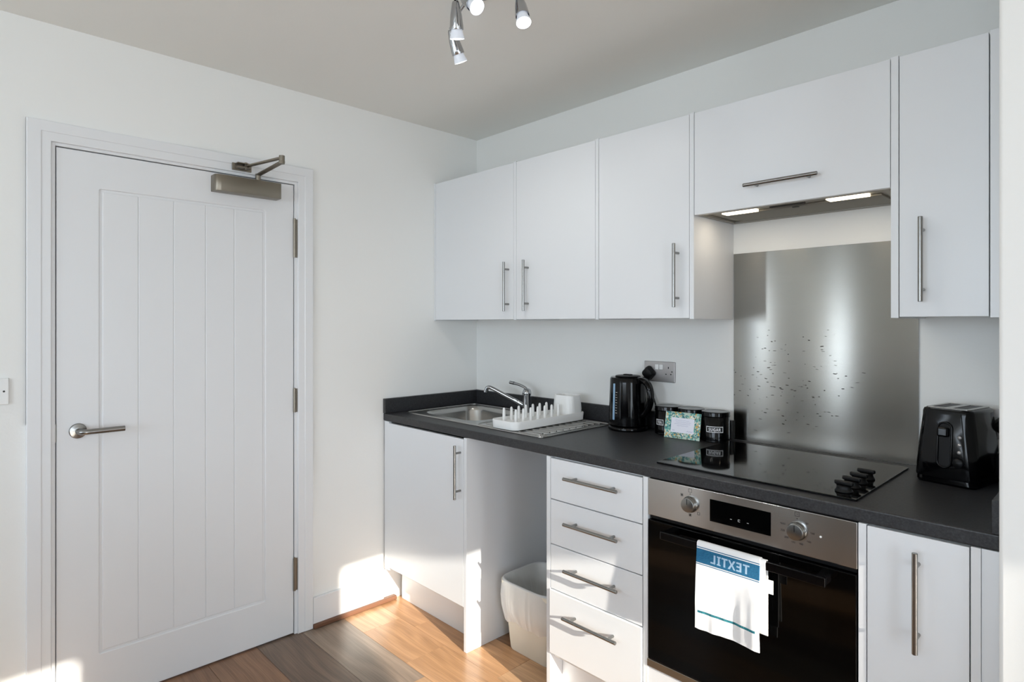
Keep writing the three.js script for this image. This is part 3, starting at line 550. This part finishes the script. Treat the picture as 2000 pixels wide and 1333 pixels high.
{
  const tex = canvasTex(768, 1024, (g, w, h) => {
    g.fillStyle = '#f3f3f3'; g.fillRect(0, 0, w, h);
    const y0 = 0.035 * h, y1 = 0.225 * h;
    g.fillStyle = '#24688f'; g.fillRect(0, y0, w, 10); g.fillRect(0, y0 + 22, w, y1 - y0 - 22); g.fillRect(0, y1 + 12, w, 9);
    for (let k = 0; k < 2600; k++) { g.fillStyle = rnd() > 0.5 ? 'rgba(20,70,110,0.5)' : 'rgba(50,150,185,0.45)'; g.fillRect(rnd() * w, y0 + 22 + rnd() * (y1 - y0 - 22), 6, 3); }
    g.save(); g.translate(w, 0); g.scale(-1, 1); g.fillStyle = '#a9c6de'; g.font = 'bold 150px sans-serif'; g.textBaseline = 'middle'; g.textAlign = 'left'; g.fillText('TEXTIL', 110, (y0 + y1) / 2 + 16, 640); g.restore();
    g.fillStyle = '#1f6d7c'; g.fillRect(30, 0.785 * h, w - 70, 27);
    for (let k = 0; k < 500; k++) { g.fillStyle = rnd() > 0.5 ? '#0e4450' : '#49b1b6'; g.fillRect(30 + rnd() * (w - 76), 0.785 * h + rnd() * 24, 6, 3); }
    g.fillStyle = '#b4b9bd'; g.fillRect(40, 0.895 * h, 46, 3); g.fillRect(98, 0.9 * h, 30, 3);
  });
  const t = thing('tea_towel', 'white tea towel with a blue lettered band hanging on the oven handle', 'towel', [0, 0, 0]);
  // closed profile in (z, y): down the front, round the hem, up inside, over the bar and down behind
  const sheet = (x0, x1, yf, yb, off, th, nx, amp, sd) => {
    const top = 0.7595 + off, zf = 0.6645 + off, zb = 0.6495 - off, out = [], inn = [];
    const NF = 26, NB = 14;
    for (let k = 0; k <= NF; k++) out.push([zf, yf + (top - 0.006 - yf) * k / NF]);
    for (let k = 1; k < 8; k++) { const a = k / 8 * Math.PI; out.push([(zf + zb) / 2 + Math.cos(a) * (zf - zb) / 2, top - 0.006 + Math.sin(a) * 0.007]); }
    for (let k = 0; k <= NB; k++) out.push([zb, top - 0.006 + (yb - top + 0.006) * k / NB]);
    const pos = [], uvs = [], idx = [], n = out.length, side = [];
    for (const s of [1, 0]) for (let i = 0; i <= nx; i++) for (let k = 0; k < n; k++) {
      const u = i / nx, x = x0 + (x1 - x0) * u; let [z, y] = out[k];
      const front = k <= NF, f = clamp((0.745 - y) / 0.2), wob = (noise.noise(x * 16 + sd, y * 5, sd) * 1.0 + noise.noise(x * 40, y * 14 + sd, 2) * 0.35) * amp * f;
      const nz = k <= NF ? 1 : k >= NF + 8 ? -1 : Math.cos((k - NF) / 8 * Math.PI), ny = k > NF && k < NF + 8 ? Math.sin((k - NF) / 8 * Math.PI) : 0;
      if (front) z += Math.max(-0.001, wob + amp * 0.45 * f); else if (k >= NF + 8) z += 0;
      z -= s ? 0 : nz * th; y -= s ? 0 : ny * th;
      pos.push(x + (front ? (u - 0.5) * 0.004 * f + Math.sin(y * 21 + sd) * 0.0012 : 0), y + (k === 0 ? Math.sin(u * 7 + sd) * 0.0015 - u * 0.001 : 0), z); uvs.push(u, front ? (k / NF) * 0.995 : 0.999);
    }
    const L = (nx + 1) * n, at = (s, i, k) => (s ? 0 : L) + i * n + k;
    for (let i = 0; i < nx; i++) for (let k = 0; k + 1 < n; k++) { idx.push(at(1, i, k), at(1, i + 1, k), at(1, i + 1, k + 1), at(1, i, k), at(1, i + 1, k + 1), at(1, i, k + 1), at(0, i, k), at(0, i + 1, k + 1), at(0, i + 1, k), at(0, i, k), at(0, i, k + 1), at(0, i + 1, k + 1)); }
    for (let i = 0; i < nx; i++) for (const [k, f] of [[0, 0], [n - 1, 1]]) { const q = [at(1, i, k), at(0, i, k), at(0, i + 1, k), at(1, i + 1, k)]; f ? idx.push(q[0], q[2], q[1], q[0], q[3], q[2]) : idx.push(q[0], q[1], q[2], q[0], q[2], q[3]); }
    for (let k = 0; k + 1 < n; k++) for (const [i, f] of [[0, 0], [nx, 1]]) { const q = [at(1, i, k), at(1, i, k + 1), at(0, i, k + 1), at(0, i, k)]; f ? idx.push(q[0], q[2], q[1], q[0], q[3], q[2]) : idx.push(q[0], q[1], q[2], q[0], q[2], q[3]); }
    const g = new THREE.BufferGeometry(); g.setAttribute('position', new THREE.Float32BufferAttribute(pos, 3)); g.setAttribute('uv', new THREE.Float32BufferAttribute(uvs, 2)); g.setIndex(idx); g.computeVertexNormals(); return toCreasedNormals(g.toNonIndexed(), 1.0);
  };
  const cloth = std({ map: tex, roughness: 0.95 }), white = std({ color: 0xeeeeee, roughness: 0.95 });
  part('front_fold', sheet(1.722, 1.900, 0.522, 0.60, 0.0022, 0.0022, 30, 0.010, 3.3), cloth, t);
  part('inner_fold', sheet(1.752, 1.9155, 0.572, 0.56, 0.0, 0.0016, 24, 0.0008, 8.1), white, t, 'white inner layer of the folded towel');
  part('care_tag', bx(1.914, 1.9335, 0.676, 0.712, 0.6602, 0.6610, 0.0002), white, t, 'small white label at the towel edge');
}
// ---------------------------------------------------------------- toaster
{
  const t = thing('toaster', 'glossy black two slot toaster at the right end of the worktop', 'toaster', [2.2295, TOP + 0.0004, 0.131]);
  t.rotation.y = -0.20;
  const hx = 0.076, hz = 0.092;
  part('foot_base', loft([[hx - 0.006, hz - 0.006, 0.02, 0], [hx - 0.002, hz - 0.002, 0.024, 0.006], [hx - 0.003, hz - 0.003, 0.024, 0.018]], true, true, 6), M.black, t);
  const body = loft([[hx - 0.001, hz - 0.001, 0.024, 0.018], [hx, hz, 0.026, 0.022], [hx - 0.001, hz - 0.001, 0.027, 0.06], [hx - 0.007, hz - 0.006, 0.028, 0.13], [hx - 0.012, hz - 0.011, 0.028, 0.184], [hx - 0.013, hz - 0.012, 0.026, 0.198], [hx - 0.016, hz - 0.014, 0.024, 0.205], [hx - 0.021, hz - 0.019, 0.020, 0.207]], true, true, 8, 0.9);
  part('body', body, M.black, t);
  part('top_plate', (() => { const s = roundRectShape(-0.052, 0.052, -0.069, 0.069, 0.008); for (const c of [-0.025, 0.025]) s.holes.push(roundRectShape(c - 0.016, c + 0.016, -0.056, 0.056, 0.004, THREE.Path)); return plate(s, 0.2065, 0.2095, 0.0008); })(), M.steel, t, 'brushed steel slot surround');
  for (const c of [-0.025, 0.025]) part('bread_slot', bx(c - 0.016, c + 0.016, 0.2068, 0.2076, -0.056, 0.056, 0), M.matt, t);
  const fz = hz - 0.003, tilt = -0.07, face = (g) => { g.rotateX(tilt); return g; };
  const slot = plain(new RoundedBoxGeometry(0.030, 0.120, 0.006, 4, 0.0029)); slot.rotateX(tilt); slot.translate(0.002, 0.110, fz - 0.0030);
  part('lever_track', slot, M.matt, t);
  part('track_rim', (() => { const c = ring(0.0165, 0.061, 0.016, 8).map(([x, y]) => V(x, y, 0)), g = plain(new THREE.TubeGeometry(new THREE.CatmullRomCurve3(c, true, 'centripetal'), 100, 0.0028, 8, true)); g.rotateX(tilt); g.translate(0.002, 0.110, fz - 0.0008); return g; })(), M.black, t);
  part('lever', (() => { const g = plain(new RoundedBoxGeometry(0.025, 0.026, 0.024, 4, 0.005)); g.rotateX(tilt); g.translate(0.002, 0.146, fz + 0.004); return g; })(), M.black, t);
  for (const y of [0.134, 0.114, 0.094]) part('button', orient(lathe([[0.0048, 0], [0.0046, 0.003], [0, 0.0038]], 18), V(0, 0.07, 1)).translate(0.037, y, fz - 0.0012 - (y - 0.088) * 0.06), M.satin, t);
  part('dial', orient(lathe([[0.0135, 0], [0.013, 0.004], [0.0115, 0.010], [0, 0.0108]], 26), V(0, 0.05, 1)).translate(0.036, 0.066, fz + 0.0004), M.matt, t);
}
// ---------------------------------------------------------------- waste bin in the gap
{
  const b = thing('waste_bin', 'cream plastic waste bin with a clear white liner in the gap between the base units', 'bin', [0.846, 0.0006, 0.352]);
  part('bin_body', loft([[0.112, 0.100, 0.028, 0], [0.116, 0.103, 0.03, 0.006], [0.138, 0.124, 0.036, 0.27], [0.146, 0.132, 0.038, 0.274], [0.147, 0.133, 0.038, 0.292], [0.143, 0.129, 0.036, 0.292], [0.135, 0.121, 0.034, 0.27], [0.116, 0.101, 0.03, 0.012]], true, true, 8, 0.7), M.bin, b);
  // the bag: a skirt hanging outside, over the rim, then down inside
  const prof = [[0.016, 0.118], [0.021, 0.150], [0.024, 0.185], [0.022, 0.225], [0.014, 0.262], [0.008, 0.292], [0.005, 0.2975], [0.000, 0.2985], [-0.008, 0.294], [-0.013, 0.27], [-0.018, 0.23], [-0.026, 0.19], [-0.040, 0.15], [-0.075, 0.13]];
  const NA = 160, lp = [], li = [];
  prof.forEach(([o, y], j) => { for (let i = 0; i < NA; i++) {
    const a = i / NA * Math.PI * 2, ca = Math.cos(a), sa = Math.sin(a), e = Math.pow(Math.pow(Math.abs(ca), 5) + Math.pow(Math.abs(sa), 5), -1 / 5), grow = 0.116 + (0.146 - 0.116) * clamp(y / 0.28), hang = clamp((0.30 - y) / 0.12);
    const w = (noise.noise(ca * 5, sa * 5, y * 3) * 0.010 + noise.noise(ca * 13, sa * 13, y * 5 + 3) * 0.0065 + noise.noise(ca * 24, sa * 24, y * 22) * 0.0025) * hang;
    const r = grow * e + o + Math.max(w, o > 0 ? 0.001 - o : -0.02), drop = j < 2 ? (noise.noise(ca * 3, sa * 3, 5) * 0.045 + 0.012) * (1 - j * 0.5) : 0;
    lp.push(r * ca, y + drop, r * sa * 0.905);
  } });
  for (let j = 0; j + 1 < prof.length; j++) for (let i = 0; i < NA; i++) { const k = (i + 1) % NA, p = j * NA + i, q = j * NA + k; li.push(p, p + NA, q + NA, p, q + NA, q); }
  const lg = new THREE.BufferGeometry(); lg.setAttribute('position', new THREE.Float32BufferAttribute(lp, 3)); lg.setIndex(li); lg.computeVertexNormals();
  part('bin_liner', lg, M.liner, b, 'thin white plastic bag folded over the rim');
}
// ---------------------------------------------------------------- ceiling spotlight fitting
{
  const C = V(1.21, H - 0.0005, 1.03);
  const f = thing('ceiling_spotlight', 'chrome ceiling fitting with four lit spotlights', 'ceiling light', [C.x, C.y, C.z]);
  part('ceiling_plate', lathe([[0, 0], [0.07, 0], [0.07, -0.014], [0.062, -0.022], [0, -0.024]], 40), M.chrome, f);
  const R = V(0.691, 0, -0.723), T = V(0.723, 0, 0.691), U = V(0, 1, 0);
  const dir = (r, u, t) => V(0, 0, 0).addScaledVector(R, r).addScaledVector(U, u).addScaledVector(T, t).normalize();
  const heads = [[V(1.148, 2.240, 1.067), dir(0.02, -1, -0.36)], [V(1.028, 2.240, 0.954), dir(0.34, -1, -0.42)], [V(1.305, 2.258, 1.122), dir(0.55, -0.75, 0.62)], [V(1.35, 2.246, 0.983), dir(0.12, -0.9, 0.36)]];
  for (const [lens, d] of heads) {
    const h = new THREE.Group(); h.name = 'spot_head'; f.add(h);
    h.position.copy(lens).sub(C); h.quaternion.setFromUnitVectors(V(0, -1, 0), d);
    part('shade', lathe([[0, 0.104], [0.009, 0.103], [0.011, 0.098], [0.0175, 0.066], [0.0205, 0.036], [0.0208, 0.026], [0.0195, 0.026], [0.016, 0.06]], 32), M.chrome, h);
    part('bulb', lathe([[0.0165, 0.034], [0.0165, 0.026], [0.0188, 0.016], [0.0222, 0.002], [0.0222, 0.0004], [0.0215, 0.0002]], 32), std({ color: 0xe9edf2, roughness: 0.3, emissive: 0xdfe8ff, emissiveIntensity: 0.12 }), h, 'white reflector bulb');
    part('lens', lathe([[0.0215, 0.0005], [0.012, -0.0012], [0, -0.0018]], 28), glow(0xf4f8ff, 4), h, 'glowing bulb face');
    const l = new THREE.SpotLight(new THREE.Color(1, 0.97, 0.92), 0.32, 0, 1.15, 0.8, 2); l.position.set(0, -0.004, 0); l.target.position.set(0, -1, 0); l.castShadow = true; l.shadow.radius = 1; l.name = 'spot_light'; h.add(l, l.target);
    const neck = h.position.clone().addScaledVector(d, -0.104), mid = V(neck.x * 0.75, -0.055, neck.z * 0.75);
    part('arm', tube([[neck.x * 0.3, -0.018, neck.z * 0.3], [mid.x, Math.max(mid.y, neck.y * 0.6), mid.z], [neck.x, neck.y, neck.z]], 0.0055, 24, 12), M.chrome, f);
  }
}
// ---------------------------------------------------------------- sofa behind the camera: dark in the reflections, shades the low units
{
  const f = std({ color: 0x3b3e44, roughness: 0.9 }), s = thing('sofa', 'dark grey fabric sofa standing with its back to the kitchen', 'sofa', [1.75, 0, 3.02]);
  part('seat_base', bx(-1.1, 1.1, 0.12, 0.30, -0.42, 0.42, 0.03, 4), f, s);
  part('backrest', bx(-1.1, 1.1, 0.30, 0.90, -0.42, -0.20, 0.05, 4), f, s);
  for (const x of [-1, 1]) part('armrest', bx(x * 0.98 - 0.12, x * 0.98 + 0.12, 0.30, 0.62, -0.20, 0.42, 0.05, 4), f, s);
  for (const x of [-1, 1]) part('seat_cushion', bx(x * 0.43 - 0.425, x * 0.43 + 0.425, 0.301, 0.46, -0.198, 0.40, 0.05, 4), f, s);
  for (const x of [-1, 1]) for (const z of [-1, 1]) part('leg', rod(V(x * 1.0, 0.0005, z * 0.36), V(x * 1.0, 0.121, z * 0.36), 0.018, 14, 0.026), M.matt, s);
}
renderer.render(scene, camera);
